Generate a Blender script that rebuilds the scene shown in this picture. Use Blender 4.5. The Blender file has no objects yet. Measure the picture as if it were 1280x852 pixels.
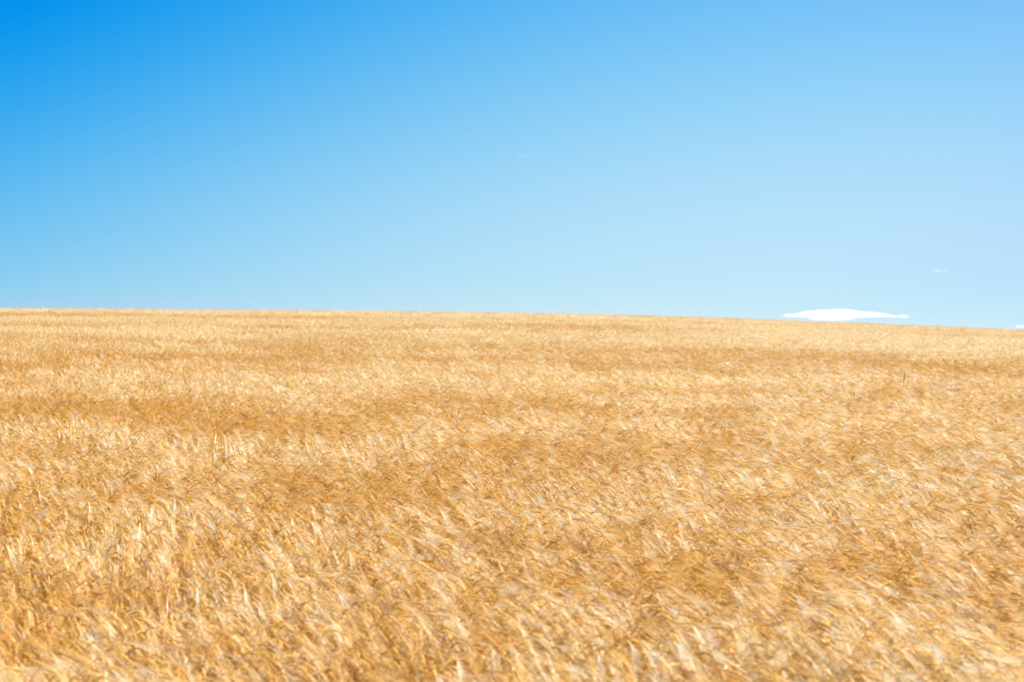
import bpy, bmesh, math, random
import numpy as np
from mathutils import Vector, Matrix, Euler

random.seed(4)
RNG = np.random.default_rng(11)
S = bpy.context.scene
COL = S.collection
R = math.radians
FPX = 1778.0                      # focal length in pixels of a 1280 px wide frame (50 mm on 36 mm)
CROP = 0.64                       # height of the crop's top above the soil
EYE = 1.70                        # height of the lens above the top of the crop

# ------------------------------------------------------------------ terrain
UX = np.array([-1.2, -.36, -.18, -.118, 0., .107, .188, .281, .36, 1.2])
CY = np.array([382., 383., 385., 386., 388.5, 393., 398., 405., 411., 455.]) + 3.8
CE = (426. - CY) / FPX + .0148

def smooth_interp(u):
    acc = 0
    for k in np.linspace(-.06, .06, 9):
        acc = acc + np.interp(u + k, UX, CE)
    return acc / 9

def canopy0(x, y):
    """big shape of the field's top, relative to the lens"""
    x = np.asarray(x, float); y = np.asarray(y, float)
    yy = np.maximum(y, 0)
    u = x / (yy + 20.) * (190. / 170.)
    a = smooth_interp(u)
    d = np.clip(yy - 60., 0, 640.)
    z = -EYE + a * np.minimum(y, 700.) - 6.72e-5 * d * d
    return np.maximum(z, -30.)

def ground_z(x, y):
    return canopy0(x, y) - CROP

# ------------------------------------------------------------------ noise for laying out the crop
def make_noise(seed):
    r = np.random.default_rng(seed)
    g = r.random((128, 128))
    def f(x, y):
        x = np.asarray(x, float); y = np.asarray(y, float)
        xi = np.floor(x).astype(int); yi = np.floor(y).astype(int)
        fx = x - xi; fy = y - yi
        fx = fx * fx * (3 - 2 * fx); fy = fy * fy * (3 - 2 * fy)
        a = g[xi % 128, yi % 128]; b = g[(xi + 1) % 128, yi % 128]
        c = g[xi % 128, (yi + 1) % 128]; d = g[(xi + 1) % 128, (yi + 1) % 128]
        return (a * (1 - fx) + b * fx) * (1 - fy) + (c * (1 - fx) + d * fx) * fy
    return f
N1, N2, N3, N4, N5 = [make_noise(s) for s in (1, 2, 3, 4, 5)]

# ------------------------------------------------------------------ materials
def new_mat(name):
    m = bpy.data.materials.new(name); m.use_nodes = True
    m.node_tree.nodes.clear()
    return m, m.node_tree.nodes, m.node_tree.links

def straw_material(name, instanced):
    m, n, l = new_mat(name)
    out = n.new('ShaderNodeOutputMaterial')
    vc = n.new('ShaderNodeAttribute'); vc.attribute_name = 'Col'
    colr = vc.outputs['Color']
    if instanced:
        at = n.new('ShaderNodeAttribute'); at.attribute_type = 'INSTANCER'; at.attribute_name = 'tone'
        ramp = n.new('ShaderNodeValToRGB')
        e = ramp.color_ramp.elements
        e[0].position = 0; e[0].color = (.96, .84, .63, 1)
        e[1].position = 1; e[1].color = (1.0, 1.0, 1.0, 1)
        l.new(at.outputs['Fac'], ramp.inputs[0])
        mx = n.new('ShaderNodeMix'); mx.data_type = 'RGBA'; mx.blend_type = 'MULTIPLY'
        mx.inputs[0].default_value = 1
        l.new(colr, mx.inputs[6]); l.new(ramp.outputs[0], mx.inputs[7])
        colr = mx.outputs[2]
    di = n.new('ShaderNodeBsdfDiffuse'); tr = n.new('ShaderNodeBsdfTranslucent'); gl = n.new('ShaderNodeBsdfGlossy')
    gl.inputs['Roughness'].default_value = .38
    gl.inputs['Color'].default_value = (1, .95, .85, 1)
    l.new(colr, di.inputs[0]); l.new(colr, tr.inputs[0])
    m1 = n.new('ShaderNodeMixShader'); m1.inputs[0].default_value = .36
    l.new(di.outputs[0], m1.inputs[1]); l.new(tr.outputs[0], m1.inputs[2])
    m2 = n.new('ShaderNodeMixShader'); m2.inputs[0].default_value = .04
    l.new(m1.outputs[0], m2.inputs[1]); l.new(gl.outputs[0], m2.inputs[2])
    l.new(m2.outputs[0], out.inputs[0])
    return m

def soil_material():
    m, n, l = new_mat('soil')
    out = n.new('ShaderNodeOutputMaterial'); b = n.new('ShaderNodeBsdfPrincipled')
    tc = n.new('ShaderNodeTexCoord'); nz = n.new('ShaderNodeTexNoise'); nz.inputs['Scale'].default_value = 9
    nz.inputs['Detail'].default_value = 8
    rp = n.new('ShaderNodeValToRGB')
    rp.color_ramp.elements[0].position = .3; rp.color_ramp.elements[0].color = (.16, .095, .04, 1)
    rp.color_ramp.elements[1].position = .7; rp.color_ramp.elements[1].color = (.46, .30, .12, 1)
    l.new(tc.outputs['Object'], nz.inputs['Vector']); l.new(nz.outputs['Fac'], rp.inputs[0])
    l.new(rp.outputs[0], b.inputs['Base Color']); b.inputs['Roughness'].default_value = .95
    bp = n.new('ShaderNodeBump'); bp.inputs['Strength'].default_value = .6; bp.inputs['Distance'].default_value = .03
    l.new(nz.outputs['Fac'], bp.inputs['Height']); l.new(bp.outputs[0], b.inputs['Normal'])
    l.new(b.outputs[0], out.inputs[0])
    return m

def cloud_material(name, density):
    """white water droplets that scatter the sun: a real, even volume"""
    m, n, l = new_mat(name)
    out = n.new('ShaderNodeOutputMaterial'); vs = n.new('ShaderNodeVolumeScatter')
    vs.inputs['Color'].default_value = (1, 1, 1, 1); vs.inputs['Density'].default_value = density
    vs.inputs['Anisotropy'].default_value = .25
    l.new(vs.outputs[0], out.inputs['Volume'])
    return m

def plain_material(name, c, rough=.8):
    m, n, l = new_mat(name)
    out = n.new('ShaderNodeOutputMaterial'); b = n.new('ShaderNodeBsdfPrincipled')
    tc = n.new('ShaderNodeTexCoord'); nz = n.new('ShaderNodeTexNoise'); nz.inputs['Scale'].default_value = 60
    hv = n.new('ShaderNodeMix'); hv.data_type = 'RGBA'
    hv.inputs[6].default_value = (*[v * .75 for v in c], 1); hv.inputs[7].default_value = (*[min(1, v * 1.25) for v in c], 1)
    l.new(tc.outputs['Object'], nz.inputs['Vector']); l.new(nz.outputs['Fac'], hv.inputs[0]); l.new(hv.outputs[2], b.inputs['Base Color'])
    b.inputs['Roughness'].default_value = rough
    l.new(b.outputs[0], out.inputs[0])
    return m

M_STRAW = straw_material('straw_crop', True)
M_STRAW1 = straw_material('straw_single', False)

# ------------------------------------------------------------------ mesh gathering (numpy)
class Geo:
    def __init__(s): s.v, s.f, s.c, s.n = [], [], [], 0
    def add(s, V, F, C):
        s.v.append(V.reshape(-1, 3)); s.f.append(F.reshape(-1, 4) + s.n); s.c.append(C.reshape(-1, 3)); s.n += s.v[-1].shape[0]
    def mesh(s, name, mat):
        V = np.concatenate(s.v); F = np.concatenate(s.f); C = np.concatenate(s.c)
        me = bpy.data.meshes.new(name)
        me.vertices.add(len(V)); me.vertices.foreach_set('co', V.astype(np.float32).ravel())
        me.loops.add(F.size); me.loops.foreach_set('vertex_index', F.astype(np.int32).ravel())
        me.polygons.add(len(F)); me.polygons.foreach_set('loop_start', np.arange(0, F.size, 4, dtype=np.int32))
        me.polygons.foreach_set('use_smooth', np.ones(len(F), bool))
        ca = me.color_attributes.new('Col', 'FLOAT_COLOR', 'POINT')
        ca.data.foreach_set('color', np.concatenate([C, np.ones((len(C), 1))], 1).astype(np.float32).ravel())
        me.materials.append(mat); me.update(calc_edges=True)
        return me

def tube(g, P, A, B, RA, RB, m, C):
    """P n,K,3; A,B frames; RA,RB n,K radii; C n,3"""
    n, K = P.shape[:2]
    t = np.arange(m) / m * 2 * np.pi
    V = (P[:, :, None] + A[:, :, None] * (RA[..., None, None] * np.cos(t)[None, None, :, None])
         + B[:, :, None] * (RB[..., None, None] * np.sin(t)[None, None, :, None]))
    idx = np.arange(n * K * m).reshape(n, K, m)
    i2 = np.roll(idx, -1, 2)
    F = np.stack([idx[:, :-1], i2[:, :-1], i2[:, 1:], idx[:, 1:]], -1)
    g.add(V, F, np.broadcast_to(C[:, None, None], V.shape))

def ribbon(g, P, W, C):
    """P n,K,3 ; W n,K,3 half-width vectors ; C n,3"""
    n, K = P.shape[:2]
    V = np.stack([P - W, P + W], 2)
    idx = np.arange(n * K * 2).reshape(n, K, 2)
    F = np.stack([idx[:, :-1, 0], idx[:, :-1, 1], idx[:, 1:, 1], idx[:, 1:, 0]], -1)
    g.add(V, F, np.broadcast_to(C[:, None, None], V.shape))

def frames(th, ph):
    s, c = np.sin(th), np.cos(th); cp, sp = np.cos(ph)[:, None], np.sin(ph)[:, None]
    T = np.stack([s * cp, s * sp, c], -1)
    A = np.stack([c * cp, c * sp, -s], -1)
    B = np.stack([-sp + 0 * s, cp + 0 * s, 0 * s], -1)
    return T, A, B

def walk(P0, T, ds):
    step = (T[:, :-1] + T[:, 1:]) * .5 * (ds[:, None, None] if ds.ndim == 1 else ds[:, :, None])
    return np.concatenate([P0[:, None], P0[:, None] + np.cumsum(step, 1)], 1)

C_STEM = np.array([.66, .38, .065]); C_EAR = np.array([.80, .52, .15]); C_EAR0 = np.array([.72, .43, .10])
C_AWN = np.array([.98, .92, .72]); C_AWN0 = np.array([.79, .50, .12]); C_LEAF = np.array([.70, .46, .14])

def stalks(g, base, lod, rng, droop=0., neck=R(96), plume=1., bleach=.35, spread=R(17), ear=None, heading=None, hgt=None, awn_col=None, tint=None, only=None, leaves=None):
    """rows of ripe two-row barley: stem, nodding ear, fan of awns, dry leaves.  lod 0 near ... 3 far"""
    n = len(base)
    ph = rng.normal(R(-26), R(14), n) if heading is None else heading
    hgt = rng.normal(.60, .045, n) if hgt is None else hgt
    th0 = rng.uniform(R(2), R(16), n)
    thn = rng.normal(neck, spread, n)                  # at the neck
    the = thn + rng.normal(R(26), R(11), n) + droop         # tip of the ear
    tint = rng.normal(1, .13, (n, 1)) * np.array([1, 1, 1]) + rng.normal(0, .02, (n, 3)) if tint is None else tint
    tint = np.clip(tint, .6, 1.3)
    wide = [1, 1.4, 1.8, 2.2][lod]
    # stem
    q = [np.array([0, .3, .6, .78, .86, .92, .96, 1.]), np.array([.25, .74, .88, 1]), np.array([.4, .84, 1]), np.array([.4, .86, 1])][lod]
    K = len(q); lower = q[0]
    bend = rng.uniform(4.5, 9., n)                     # how sharply the neck gives way
    th = th0[:, None] + (thn - th0)[:, None] * q[None] ** bend[:, None]
    T, A, B = frames(th, ph)
    P0 = base + np.stack([np.sin(th0) * np.cos(ph), np.sin(th0) * np.sin(ph), np.cos(th0)], -1) * (hgt * lower)[:, None]
    P = walk(P0, T, hgt[:, None] * 1.06 * np.diff(q)[None])
    want = lambda s: only is None or s in only
    if want('stem'):
        if lod == 0:
            r = np.broadcast_to((.0018 - .0008 * q)[None], (n, K))
            tube(g, P, A, B, r, r, 3, C_STEM * tint)
        else:
            ribbon(g, P, B * (.0014 * wide), C_STEM * tint)
    # ear
    Ke = [8, 5, 4, 3][lod]
    qe = np.linspace(0, 1, Ke)
    te = thn[:, None] + (the - thn)[:, None] * qe[None]
    T, A, B = frames(te, ph)
    le = rng.normal(.068, .010, n)
    E = walk(P[:, -1], T, le / (Ke - 1))
    prof = np.interp(qe, [0, .12, .5, .85, 1], [.35, .9, 1, .75, .25])
    if lod == 0:
        prof = prof * (1 + .16 * (np.arange(Ke) % 2))
    roll = rng.uniform(0, np.pi, n)[:, None, None]
    A2 = A * np.cos(roll) + B * np.sin(roll); B2 = B * np.cos(roll) - A * np.sin(roll)
    if want('ear'):
        w = (1, 1.05, 1.15, 1.3)[lod]
        if lod < 3:
            ra = np.broadcast_to((.0029 * w) * prof[None], (n, Ke)); rb = np.broadcast_to((.0050 * w) * prof[None], (n, Ke))
            tube(g, E, A2, B2, ra, rb, (6, 4, 3)[lod], (C_EAR if ear is None else ear) * tint)
        else:
            ribbon(g, E, B2 * (.0058 * w * prof)[None, :, None], (C_EAR if ear is None else ear) * tint)
    # awns
    if want('awns'):
        na = [20, 12, 6, 4][lod]
        wb = np.clip(rng.beta(.5, .5 / bleach - .5, n), 0, 1)[:, None]
        ac = C_AWN0 * (1 - wb) + C_AWN * wb if awn_col is None else awn_col
        tht = the + rng.normal(R(7), R(6), n)
        Ka = 3 if lod < 2 else 2
        for i in range(na):
            f = (i + .5) / na
            k = f * (Ke - 1); k0 = int(k); kf = k - k0
            st = E[:, k0] * (1 - kf) + E[:, min(k0 + 1, Ke - 1)] * kf
            ta = te[:, k0] * (1 - kf) + te[:, min(k0 + 1, Ke - 1)] * kf
            sgn = (-1) ** i
            spread_b = sgn * rng.uniform(.0, .06, n); spread_a = rng.normal(0, .025, n)
            t0 = ta + spread_a; t1 = .55 * tht + .45 * ta + spread_a * 1.3 + R(6)
            la = le * (1 - f) + rng.normal(.104, .018, n) * plume
            ths = np.stack([t0 + (t1 - t0) * v for v in np.linspace(0, 1, Ka)], 1)
            T, A, B = frames(ths, ph)
            T = T + B * spread_b[:, None, None]
            T /= np.linalg.norm(T, axis=-1, keepdims=True)
            Q = walk(st, T, la / (Ka - 1))
            r2 = rng.uniform(0, np.pi, n)[:, None, None]
            W = A * np.cos(r2) + B * np.sin(r2)
            wid = np.linspace(1, .25, Ka) * [.00065, .0010, .0017, .0027][lod]
            ribbon(g, Q, W * wid[None, :, None], ac * np.clip(tint * .35 + .65, .7, 1.2) * rng.uniform(.88, 1.1, (n, 1)))
    # dry leaves
    nl = [2, 1, 1, 0][lod] if leaves is None else leaves
    if want('leaf'):
        for i in range(nl):
            sel = rng.random(n) < (.5 if only is None else 2)
            m = int(sel.sum())
            if not m: continue
            k = (2, 3)[i] if lod == 0 else 1
            st = P[sel, k]
            p2 = ph[sel] + rng.normal(0, 1.1, m)
            Kl = 5 if lod == 0 else 3
            a0 = rng.uniform(R(20), R(60), m); a1 = rng.uniform(R(90), R(175), m)
            ths = a0[:, None] + (a1 - a0)[:, None] * np.linspace(0, 1, Kl)[None]
            T, A, B = frames(ths, p2)
            Q = walk(st, T, rng.uniform(.09, .19, m) / (Kl - 1))
            tw = rng.uniform(-.9, .9, m)[:, None] + np.linspace(0, 1, Kl)[None] * rng.uniform(-1.5, 1.5, m)[:, None]
            W = B * np.cos(tw)[..., None] + A * np.sin(tw)[..., None]
            wid = np.interp(np.linspace(0, 1, Kl), [0, .3, 1], [.6, 1, .1]) * .0042 * (1, 1.1, 1.4, 2)[lod]
            ribbon(g, Q, W * wid[None, :, None], C_LEAF * tint[sel] * rng.uniform(.8, 1.15, (m, 1)))
    return P, E

# ------------------------------------------------------------------ crop variants
CLASSES = [  # lod, patch size, stalks, number of variants per mood, y0, y1
    (0, .24, 20, 11, 3.2, 17.),
    (1, .36, 54, 8, 17., 44.),
    (2, .72, 210, 6, 44., 105.),
    (3, 1.5, 600, 5, 105., 250.),
]
variants = []      # objects
class_first = []
for lod, size, cnt, nv, y0, y1 in CLASSES:
    class_first.append(len(variants))
    for mood in range(2):            # 0 = ears held up, golden ; 1 = laid over, awns on top
        for k in range(nv):
            g = Geo()
            xy = (RNG.random((cnt, 2)) - .5) * size * 1.25
            base = np.concatenate([xy, np.zeros((cnt, 1))], 1)
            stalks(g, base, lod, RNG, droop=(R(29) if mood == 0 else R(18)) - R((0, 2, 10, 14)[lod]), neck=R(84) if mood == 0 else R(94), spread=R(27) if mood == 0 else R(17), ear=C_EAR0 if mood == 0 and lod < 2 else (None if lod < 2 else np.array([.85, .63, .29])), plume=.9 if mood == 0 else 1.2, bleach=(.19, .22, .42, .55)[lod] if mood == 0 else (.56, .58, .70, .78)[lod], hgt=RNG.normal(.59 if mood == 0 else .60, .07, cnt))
            me = g.mesh('barley_tuft', M_STRAW)
            variants.append(bpy.data.objects.new('barley_tuft', me))   # never linked to the scene: only a source for the crop

# ------------------------------------------------------------------ laying out the crop
PX, PV, PR, PS, PT = [], [], [], [], []
# patches where the wind has laid the awns flat (pale) or left the ears standing (golden): middle and half sizes in the photograph's pixels
PATCH = [(530, 472, 240, 8, .32), (1110, 425, 180, 14, .28), (170, 412, 170, 6, .22), (1150, 780, 190, 60, .36), (650, 760, 130, 30, .18),
         (330, 604, 160, 16, -.16), (430, 628, 120, 12, -.14), (150, 514, 180, 9, -.32), (1200, 461, 110, 8, -.24), (560, 501, 140, 7, -.18),
         (720, 715, 60, 14, -.26), (1045, 715, 50, 14, -.30), (620, 556, 120, 7, -.14), (300, 560, 170, 8, .16), (640, 590, 150, 9, .14), (100, 441, 120, 8, -.18), (820, 500, 120, 10, .14),
         (340, 745, 60, 30, .22), (270, 602, 40, 12, .2), (860, 575, 130, 12, .12), (800, 605, 70, 10, -.2), (130, 770, 190, 70, .22), (980, 600, 220, 22, .12)]
def patches(x, y):
    acc = np.zeros_like(x)
    for px, py, rx, ry, amp in PATCH:
        u = (px - 640.) / FPX; t = 3.
        while t < 160 and (426. - py) / FPX * t > canopy0(u * t, t): t += .05
        wx = rx * t / FPX; wy = min(ry * t * t / (EYE * FPX), .6 * t)
        acc += amp * np.exp(-(((x - u * t) / wx) ** 2 + ((y - t) / wy) ** 2))
    return acc
def fields(x, y):
    w = (N4(x / 9. + 7, y / 9.) - .5) * 2
    huge = N5(x / 34. + 40, y / 12. + 17)
    big = N1(x / 14. + w * .5 + 3, y / 3.6 + 9 - x / 70.)
    mid = N2(x / 2.8 + y / 9. + w, y / 1.1)
    sml = N3(x / .8, y / .45)
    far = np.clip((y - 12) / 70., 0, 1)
    k = np.stack([.05 + .17 * far, .15 + .21 * far, .40 - .08 * far, .40 - .30 * far])
    pale = (k * np.stack([huge, big, mid, sml])).sum(0) / k.sum(0)
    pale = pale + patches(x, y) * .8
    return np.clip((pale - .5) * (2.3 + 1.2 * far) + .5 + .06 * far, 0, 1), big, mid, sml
for ci, (lod, size, cnt, nv, y0, y1) in enumerate(CLASSES):
    ys = np.arange(y0 + size / 2, y1, size)
    pts = []
    for y in ys:
        hw = .40 * y + 3.5
        xs = np.arange(-hw, hw, size)
        pts.append(np.stack([xs + RNG.random() * size, np.full_like(xs, y)], 1))
    p = np.concatenate(pts); p += (RNG.random(p.shape) - .5) * size * .55
    x, y = p[:, 0], p[:, 1]; n = len(x)
    pale, big, mid, sml = fields(x, y)
    z = ground_z(x, y) + .10 * (mid - .5) + .22 * (sml - .5) * (1 if lod < 2 else .5)
    mood = (pale + RNG.normal(0, .26, n) > .5).astype(int)
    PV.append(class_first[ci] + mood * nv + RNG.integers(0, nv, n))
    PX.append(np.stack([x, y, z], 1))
    rz = (N5(x / 2.6, y / 1.8) - .5) * R(34) + RNG.normal(0, R(7), n) + R(4) * (x / (y * .36 + 1))
    lean = (pale - .35) * R(10) + RNG.normal(0, R(4), n) - R(2) * (x / (y * .36 + 1))
    PR.append(np.stack([RNG.normal(0, R(4), n), lean, rz], 1))
    s = RNG.normal(1, .035, n)
    PS.append(np.stack([s, s, s * (1 + .10 * (mid - .5))], 1))
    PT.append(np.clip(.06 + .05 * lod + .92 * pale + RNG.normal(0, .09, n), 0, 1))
PX, PV, PR, PS, PT = [np.concatenate(a) for a in (PX, PV, PR, PS, PT)]
print('crop patches', len(PX))
me = bpy.data.meshes.new('barley_crop')
me.vertices.add(len(PX)); me.vertices.foreach_set('co', PX.astype(np.float32).ravel())
def attr(name, typ, data, field):
    a = me.attributes.new(name, typ, 'POINT'); a.data.foreach_set(field, data.ravel())
attr('variant', 'INT', PV.astype(np.int32), 'value')
attr('turn', 'FLOAT_VECTOR', PR.astype(np.float32), 'vector')
attr('size', 'FLOAT_VECTOR', PS.astype(np.float32), 'vector')
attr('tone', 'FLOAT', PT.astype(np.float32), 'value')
me.update()
crop = bpy.data.objects.new('barley_crop', me); COL.objects.link(crop)
crop['label'] = 'ripe golden barley covering the whole hillside, its ears nodding over'
crop['category'] = 'barley'; crop['kind'] = 'stuff'
ng = bpy.data.node_groups.new('crop_layout', 'GeometryNodeTree')
ng.interface.new_socket('Geometry', in_out='INPUT', socket_type='NodeSocketGeometry')
ng.interface.new_socket('Geometry', in_out='OUTPUT', socket_type='NodeSocketGeometry')
nn, nl_ = ng.nodes, ng.links
gi = nn.new('NodeGroupInput'); go = nn.new('NodeGroupOutput'); jn = nn.new('GeometryNodeJoinGeometry')
def named(name, typ):
    a = nn.new('GeometryNodeInputNamedAttribute'); a.data_type = typ; a.inputs[0].default_value = name
    return [o for o in a.outputs if o.enabled and o.name == 'Attribute'][0]
a_var, a_turn, a_size = named('variant', 'INT'), named('turn', 'FLOAT_VECTOR'), named('size', 'FLOAT_VECTOR')
e2r = nn.new('FunctionNodeEulerToRotation'); nl_.new(a_turn, e2r.inputs[0])
for i, v in enumerate(variants):
    oi = nn.new('GeometryNodeObjectInfo'); oi.inputs['Object'].default_value = v
    cp = nn.new('FunctionNodeCompare'); cp.data_type = 'INT'; cp.operation = 'EQUAL'
    ii = [s for s in cp.inputs if s.enabled]
    nl_.new(a_var, ii[0]); ii[1].default_value = i
    ip = nn.new('GeometryNodeInstanceOnPoints')
    nl_.new(gi.outputs[0], ip.inputs['Points']); nl_.new(cp.outputs[0], ip.inputs['Selection'])
    nl_.new(oi.outputs['Geometry'], ip.inputs['Instance'])
    nl_.new(e2r.outputs[0], ip.inputs['Rotation']); nl_.new(a_size, ip.inputs['Scale'])
    nl_.new(ip.outputs[0], jn.inputs[0])
nl_.new(jn.outputs[0], go.inputs[0])
md = crop.modifiers.new('crop_layout', 'NODES'); md.node_group = ng

# ------------------------------------------------------------------ ground
def axis(breaks):
    out = []
    for a, b, s in breaks: out += list(np.arange(a, b, s))
    return np.array(out + [breaks[-1][1]])
gx = axis([(-16000, -400, 1200), (-400, -100, 30), (-100, 100, 5), (100, 400, 30), (400, 16000, 1200)])
gy = axis([(-2000, -40, 140), (-40, 0, 8), (0, 20, 1), (20, 300, 5), (300, 800, 25), (800, 20000, 1200)])
X, Y = np.meshgrid(gx, gy, indexing='ij')
Z = ground_z(X, Y)
V = np.stack([X, Y, Z], -1).reshape(-1, 3)
I = np.arange(len(V)).reshape(X.shape)
F = np.stack([I[:-1, :-1], I[1:, :-1], I[1:, 1:], I[:-1, 1:]], -1).reshape(-1, 4)
gm = bpy.data.meshes.new('ground'); gm.from_pydata(V.tolist(), [], F.tolist())
gm.polygons.foreach_set('use_smooth', np.ones(len(F), bool)); gm.materials.append(soil_material())
ground = bpy.data.objects.new('ground', gm); COL.objects.link(ground); ground['kind'] = 'structure'

# ------------------------------------------------------------------ helpers for single things
def tag(o, label, cat, group=None):
    o['label'] = label; o['category'] = cat
    if group: o['group'] = group
def empty(name, loc):
    o = bpy.data.objects.new(name, None); o.empty_display_size = .1; o.location = loc; COL.objects.link(o); return o
def link(name, me, parent=None, loc=None):
    o = bpy.data.objects.new(name, me); COL.objects.link(o)
    if parent is not None: o.parent = parent
    if loc is not None: o.location = loc
    return o
def ray_dir(px, py): return Vector(((px - 640.) / FPX, 1., (426. - py) / FPX))
def on_field(px, py):
    """distance at which the ray of a spot in the field meets the crop's top"""
    d = ray_dir(px, py); y = 3.
    while y < 250:
        if d.z * y < canopy0(d.x * y, y): break
        y += .02
    return Vector((d.x * y, y, float(ground_z(d.x * y, y))))

# a single barley stalk that stands out of the crop
def single_stalk(px, py, hgt, heading, label, tint=(1, 1, 1), awn=None, seed=1):
    p = on_field(px, py)
    root = empty('barley_stalk', p); tag(root, label, 'barley stalk')
    rng_args = dict(heading=np.array([heading]), hgt=np.array([hgt]), awn_col=awn, tint=np.array([tint], float))
    for part in ('stem', 'ear', 'awns', 'leaf'):
        g = Geo()
        stalks(g, np.zeros((1, 3)), 0, np.random.default_rng(seed), only=(part,), leaves=1, **rng_args)
        if g.v: link(part, g.mesh(part, M_STRAW1), root)
single_stalk(116, 808, .88, R(-5), 'dark brown barley stalk arching over in the bottom left of the field', (.26, .22, .18), np.array([.50, .38, .20]), 3)

# two dark dry weeds
M_WEED = plain_material('dry_weed', (.34, .23, .11))
def weed(px, py, top_px, lean, label):
    p = on_field(px, py)
    h = CROP + top_px * p.y / FPX
    root = empty('dry_weed', p); tag(root, label, 'weed')
    def col(z0, z1, r0, r1, k, knob):
        bm = bmesh.new(); rings = []
        for i in range(k + 1):
            t = i / k; z = z0 + (z1 - z0) * t
            r = r0 + (r1 - r0) * t
            if knob: r *= (.55 + .45 * math.sin(math.pi * min(1, t * .9 + .08))) * (1 + .25 * (i % 2))
            c = Vector((lean * z * z, .02 * math.sin(z * 3), z))
            rings.append([bm.verts.new(c + Vector((r * math.cos(a), r * math.sin(a), 0))) for a in [j * math.tau / 6 for j in range(6)]])
        for a, b in zip(rings, rings[1:]):
            for j in range(6): bm.faces.new((a[j], a[(j + 1) % 6], b[(j + 1) % 6], b[j]))
        bm.faces.new(rings[0][::-1]); bm.faces.new(rings[-1])
        m = bpy.data.meshes.new('weed'); bm.to_mesh(m); bm.free(); m.materials.append(M_WEED); return m
    split = CROP + (h - CROP) * .3
    link('stem', col(0, split, .005, .004, 5, False), root)
    link('seed_head', col(split, h, .013, .006, 15, True), root)
weed(1128.5, 480, 15, .06, 'dark dry weed spike, the taller of two poking out of the barley on the right')
weed(1067.5, 499, 12, .02, 'thin dark weed spike, the shorter of two poking out of the barley on the right')

# ------------------------------------------------------------------ birds
M_BIRD = plain_material('dark_feathers', (.03, .032, .036), .7)
def bird(px, py, dist, span, flap, yaw, label):
    bm = bmesh.new()
    L = span * .62
    rings = []
    for t, r in ((0, .01), (.08, .07), (.2, .095), (.4, .12), (.62, .09), (.8, .045), (.9, .06), (1, .075)):
        fl = 1 if t < .7 else .35
        rings.append([bm.verts.new(((r * L) * math.cos(a), (t - .4) * L, r * L * fl * math.sin(a))) for a in [j * math.tau / 8 for j in range(8)]])
    for a, b in zip(rings, rings[1:]):
        for j in range(8): bm.faces.new((a[j], a[(j + 1) % 8], b[(j + 1) % 8], b[j]))
    bm.faces.new(rings[0][::-1]); bm.faces.new(rings[-1])
    for s in (-1, 1):                         # wings grow out of the body's flanks
        prev = None
        for k, (t, ch, off) in enumerate(((.02, .30, 0), (.35, .26, -.03), (.7, .2, .05), (1, .04, .18))):
            x = s * t * span / 2; z = span / 2 * t * math.sin(flap) * (1 - .35 * t)
            a = bm.verts.new((x, (-ch / 2 + off) * L, z + .012 * L)); b = bm.verts.new((x, (ch / 2 + off) * L, z + .012 * L))
            c = bm.verts.new((x, (ch / 2 + off) * L, z - .012 * L)); d = bm.verts.new((x, (-ch / 2 + off) * L, z - .012 * L))
            cur = (a, b, c, d)
            if prev:
                for j in range(4): bm.faces.new((prev[j], prev[(j + 1) % 4], cur[(j + 1) % 4], cur[j]))
            prev = cur
        bm.faces.new(prev)
    bmesh.ops.recalc_face_normals(bm, faces=bm.faces)
    m = bpy.data.meshes.new('bird'); bm.to_mesh(m); bm.free(); m.materials.append(M_BIRD)
    d = ray_dir(px, py)
    o = link('bird', m, loc=d * dist); o.rotation_euler = (0, R(6), yaw)
    tag(o, label, 'bird', 'birds over the crest of the hill')
bird(431, 375.3, 230, .42, .35, R(70), 'tiny dark bird low over the left half of the hill crest')
bird(714, 376.8, 330, .36, .5, R(40), 'fainter tiny bird over the middle of the hill crest')

# ------------------------------------------------------------------ clouds and vapour trail, far behind the hill
DIST = 7000.
PXM = DIST / FPX
def cloud_mesh(name, blobs, seed, depth, mat, rough=.16):
    """flattened heaps of vapour; blobs in pixels (x, y, half width, half height)"""
    r = random.Random(seed)
    bm = bmesh.new()
    for bx, by, bw, bh in blobs:
        b0 = bmesh.ops.create_icosphere(bm, subdivisions=3, radius=1)['verts']
        oy = r.uniform(-.3, .3) * depth
        for v in b0:
            v.co = Vector((v.co.x * bw, v.co.y * depth * min(1, bw / 25), v.co.z * max(.8, bh - 1.3))) + Vector((bx, oy, -by - .6))
    m = bpy.data.meshes.new(name); bm.to_mesh(m); bm.free()
    cx = sum(b[0] for b in blobs) / len(blobs); cy = sum(b[1] for b in blobs) / len(blobs)
    m.transform(Matrix.Translation((-cx, 0, cy))); m.transform(Matrix.Diagonal((PXM, PXM, PXM, 1)))
    m.materials.append(mat)
    o = link(name, m, loc=ray_dir(cx, cy) * DIST)
    rm = o.modifiers.new('merge', 'REMESH'); rm.mode = 'VOXEL'; rm.voxel_size = PXM * .55; rm.use_smooth_shade = True
    tx = bpy.data.textures.new('cloud_lumps', 'CLOUDS'); tx.noise_scale = PXM * 7; tx.noise_depth = 4
    dp = o.modifiers.new('lumps', 'DISPLACE'); dp.texture = tx; dp.strength = PXM * 3.4; dp.mid_level = .5; dp.texture_coords = 'GLOBAL'
    return o
M_CL = cloud_material('cloud_white', .022)
M_CW = cloud_material('cloud_wisp', .016)
o = cloud_mesh('cloud', [(1003, 393.5, 26, 3.2), (1030, 392, 34, 6), (1048, 391, 30, 6.6), (1072, 392.5, 30, 5), (1094, 393.2, 18, 3.6), (1112, 394.4, 14, 1.5), (1129, 394.6, 8, 3.4),
                         (1040, 397, 30, 4)], 1, 22, M_CL)
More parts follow.
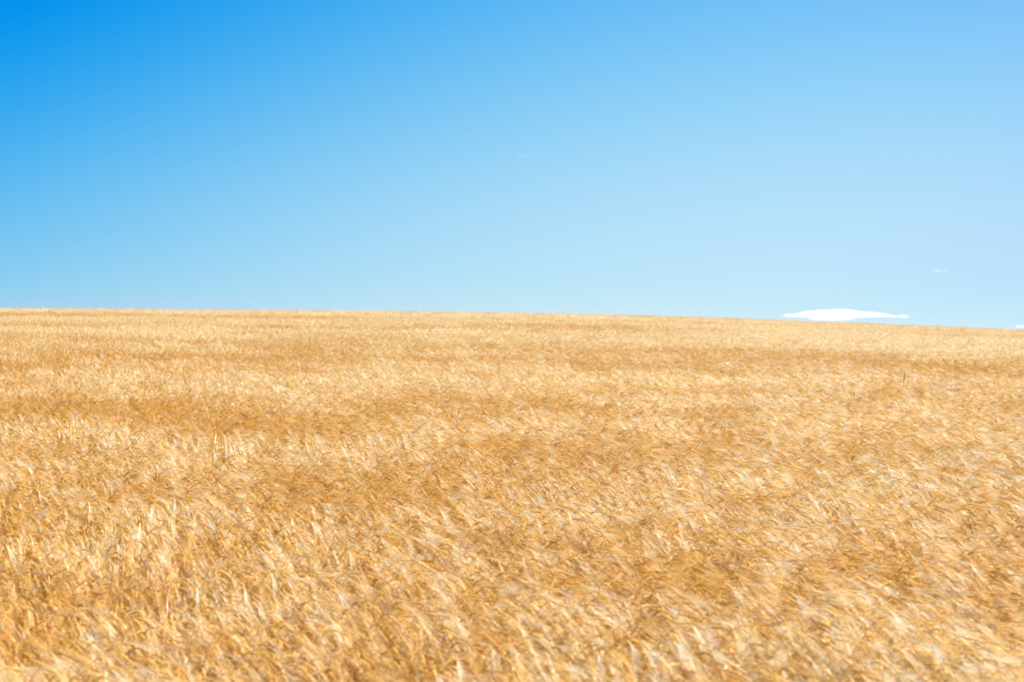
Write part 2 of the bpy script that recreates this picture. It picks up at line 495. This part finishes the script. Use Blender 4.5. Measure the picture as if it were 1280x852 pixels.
tag(o, 'long flat white cloud resting on the crest of the hill', 'cloud', 'small white clouds')
o = cloud_mesh('cloud', [(1274, 407.3, 7, 2.0), (1284, 406.8, 10, 2.8), (1296, 407, 10, 2.4)], 2, 12, M_CL)
tag(o, 'small white cloud cut off by the right edge just above the hill', 'cloud', 'small white clouds')
o = cloud_mesh('cloud', [(1169, 336.9, 5, 1.3), (1175, 338, 7, 1.7), (1181, 338.6, 5, 1.2)], 3, 7, M_CW)
tag(o, 'small thin wisp of cloud high above the hill on the right', 'cloud', 'small white clouds')
o = cloud_mesh('cloud', [(1148, 340, 4.5, 1.1), (1152, 340.2, 4, 1.0)], 4, 5, cloud_material('cloud_faint', .016))
tag(o, 'faintest shred of cloud, just left of the thin wisp', 'cloud', 'small white clouds')
# vapour trail: a long tapering tube
bm = bmesh.new(); rings = []
pa, pb = ray_dir(644.5, 197.6) * DIST, ray_dir(672, 190.6) * (DIST * 1.06)
k = 16
for i in range(k + 1):
    t = i / k
    r = PXM * (.25 + .75 * min(1, t * 6)) * (1 - .45 * t) * (1 + .15 * math.sin(i * 2.3))
    c = (pb - pa) * t
    rings.append([bm.verts.new(c + Vector((0, r * math.cos(a), r * math.sin(a)))) for a in [j * math.tau / 8 for j in range(8)]])
for a, b in zip(rings, rings[1:]):
    for j in range(8): bm.faces.new((a[j], a[(j + 1) % 8], b[(j + 1) % 8], b[j]))
bm.faces.new(rings[0][::-1]); bm.faces.new(rings[-1])
m = bpy.data.meshes.new('vapour_trail'); bm.to_mesh(m); bm.free(); m.materials.append(cloud_material('vapour', .021))
o = link('vapour_trail', m, loc=pa)
tag(o, 'short thin white vapour trail slanting across the blue sky', 'vapour trail')

# ------------------------------------------------------------------ light
EXPOSURE = 1.22
SKYFIT = [(1.5634, -.1037, -2.6882, 1.3207, -.1493, -4.2986, -5.0017, 14.9875, -2.8803, 1.9322),
          (.1047, 1.0203, 1.0117, -.554, -.3082, -2.019, -.8715, 1.5372, -1.8002, .5726),
          (.7126, .2764, .4432, -.2151, -.0677, .2403, -.1476, .2581, .1768, -.2605)]
SUN_EL, SUN_AZ = R(50), R(100)          # azimuth clockwise from straight ahead (+Y)
w = bpy.data.worlds.new('World'); S.world = w; w.use_nodes = True
wn, wl = w.node_tree.nodes, w.node_tree.links
bg = wn['Background']; bg.inputs[1].default_value = .15
sky = wn.new('ShaderNodeTexSky'); sky.sky_type = 'NISHITA'; sky.sun_disc = False
sky.sun_elevation = SUN_EL; sky.sun_rotation = SUN_AZ
sky.air_density = 1.0; sky.dust_density = .3; sky.ozone_density = 2.0
dirv = Vector((math.sin(SUN_AZ) * math.cos(SUN_EL), math.cos(SUN_AZ) * math.cos(SUN_EL), math.sin(SUN_EL)))
# the deep, clear summer air of the day: each channel of the sky graded by its own value and by the angle from the sun
def mth(op, a, b=None, clamp=False):
    q = wn.new('ShaderNodeMath'); q.operation = op; q.use_clamp = clamp
    for k, v in ((0, a), (1, b)):
        if v is None: continue
        if isinstance(v, (int, float)): q.inputs[k].default_value = v
        else: wl.new(v, q.inputs[k])
    return q.outputs[0]
tc = wn.new('ShaderNodeTexCoord'); dp = wn.new('ShaderNodeVectorMath'); dp.operation = 'DOT_PRODUCT'
wl.new(tc.outputs['Generated'], dp.inputs[0]); dp.inputs[1].default_value = dirv
C = mth('MINIMUM', mth('MAXIMUM', dp.outputs['Value'], -.31), .29)
sx = wn.new('ShaderNodeSeparateXYZ'); wl.new(tc.outputs['Generated'], sx.inputs[0])
E = mth('MINIMUM', mth('MAXIMUM', sx.outputs['Z'], 0.), .26)
sp = wn.new('ShaderNodeSeparateColor'); wl.new(sky.outputs[0], sp.inputs[0])
cb = wn.new('ShaderNodeCombineColor')
for ch in range(3):
    L = mth('MINIMUM', mth('MAXIMUM', mth('LOGARITHM', mth('MAXIMUM', sp.outputs[ch], .01), math.e), (.6, 1.1, 1.45)[ch]), (2.15, 2.1, 2.1)[ch])
    k = SKYFIT[ch]
    v = mth('ADD', mth('MULTIPLY', L, k[1]), k[0])
    v = mth('ADD', v, mth('MULTIPLY', C, k[2]))
    v = mth('ADD', v, mth('MULTIPLY', mth('MULTIPLY', L, C), k[3]))
    v = mth('ADD', v, mth('MULTIPLY', mth('MULTIPLY', L, L), k[4]))
    v = mth('ADD', v, mth('MULTIPLY', mth('MULTIPLY', C, C), k[5]))
    v = mth('ADD', v, mth('MULTIPLY', E, k[6]))
    v = mth('ADD', v, mth('MULTIPLY', mth('MULTIPLY', E, C), k[7]))
    CC = mth('MULTIPLY', C, C)
    v = mth('ADD', v, mth('MULTIPLY', mth('MULTIPLY', CC, E), k[8]))
    v = mth('ADD', v, mth('MULTIPLY', mth('MULTIPLY', CC, L), k[9]))
    v = mth('MINIMUM', mth('MAXIMUM', v, 0.), 1.)
    v = mth('POWER', mth('DIVIDE', mth('ADD', v, .055), 1.055), 2.4)
    v = mth('DIVIDE', v, .15 * 2 ** EXPOSURE)
    wl.new(v, cb.inputs[ch])
wl.new(cb.outputs[0], bg.inputs[0])
sd = bpy.data.lights.new('sun', 'SUN'); sd.energy = 5; sd.angle = R(.5); sd.color = (1, .94, .83)
so = bpy.data.objects.new('sun', sd); COL.objects.link(so)
so.rotation_euler = dirv.to_track_quat('Z', 'Y').to_euler()
so.location = (20, -10, 40)

# ------------------------------------------------------------------ camera
cd = bpy.data.cameras.new('camera'); cam = bpy.data.objects.new('camera', cd); COL.objects.link(cam)
cd.sensor_width = 36; cd.lens = 50.0; cd.clip_end = 60000; cd.clip_start = .1
cam.location = (0, 0, 0); cam.rotation_euler = (R(90), 0, 0)
cd.dof.use_dof = True; cd.dof.focus_distance = 21.; cd.dof.aperture_fstop = 2.4
S.camera = cam
S.view_settings.view_transform = 'Standard'; S.view_settings.look = 'None'
S.view_settings.exposure = EXPOSURE; S.view_settings.gamma = 1
S.cycles.max_bounces = 12; S.cycles.diffuse_bounces = 5; S.cycles.transmission_bounces = 5; S.cycles.transparent_max_bounces = 12
S.cycles.use_denoising = True; S.cycles.denoiser = 'OPENIMAGEDENOISE'; S.cycles.denoising_prefilter = 'ACCURATE'
S.cycles.use_adaptive_sampling = False; S.cycles.volume_bounces = 10
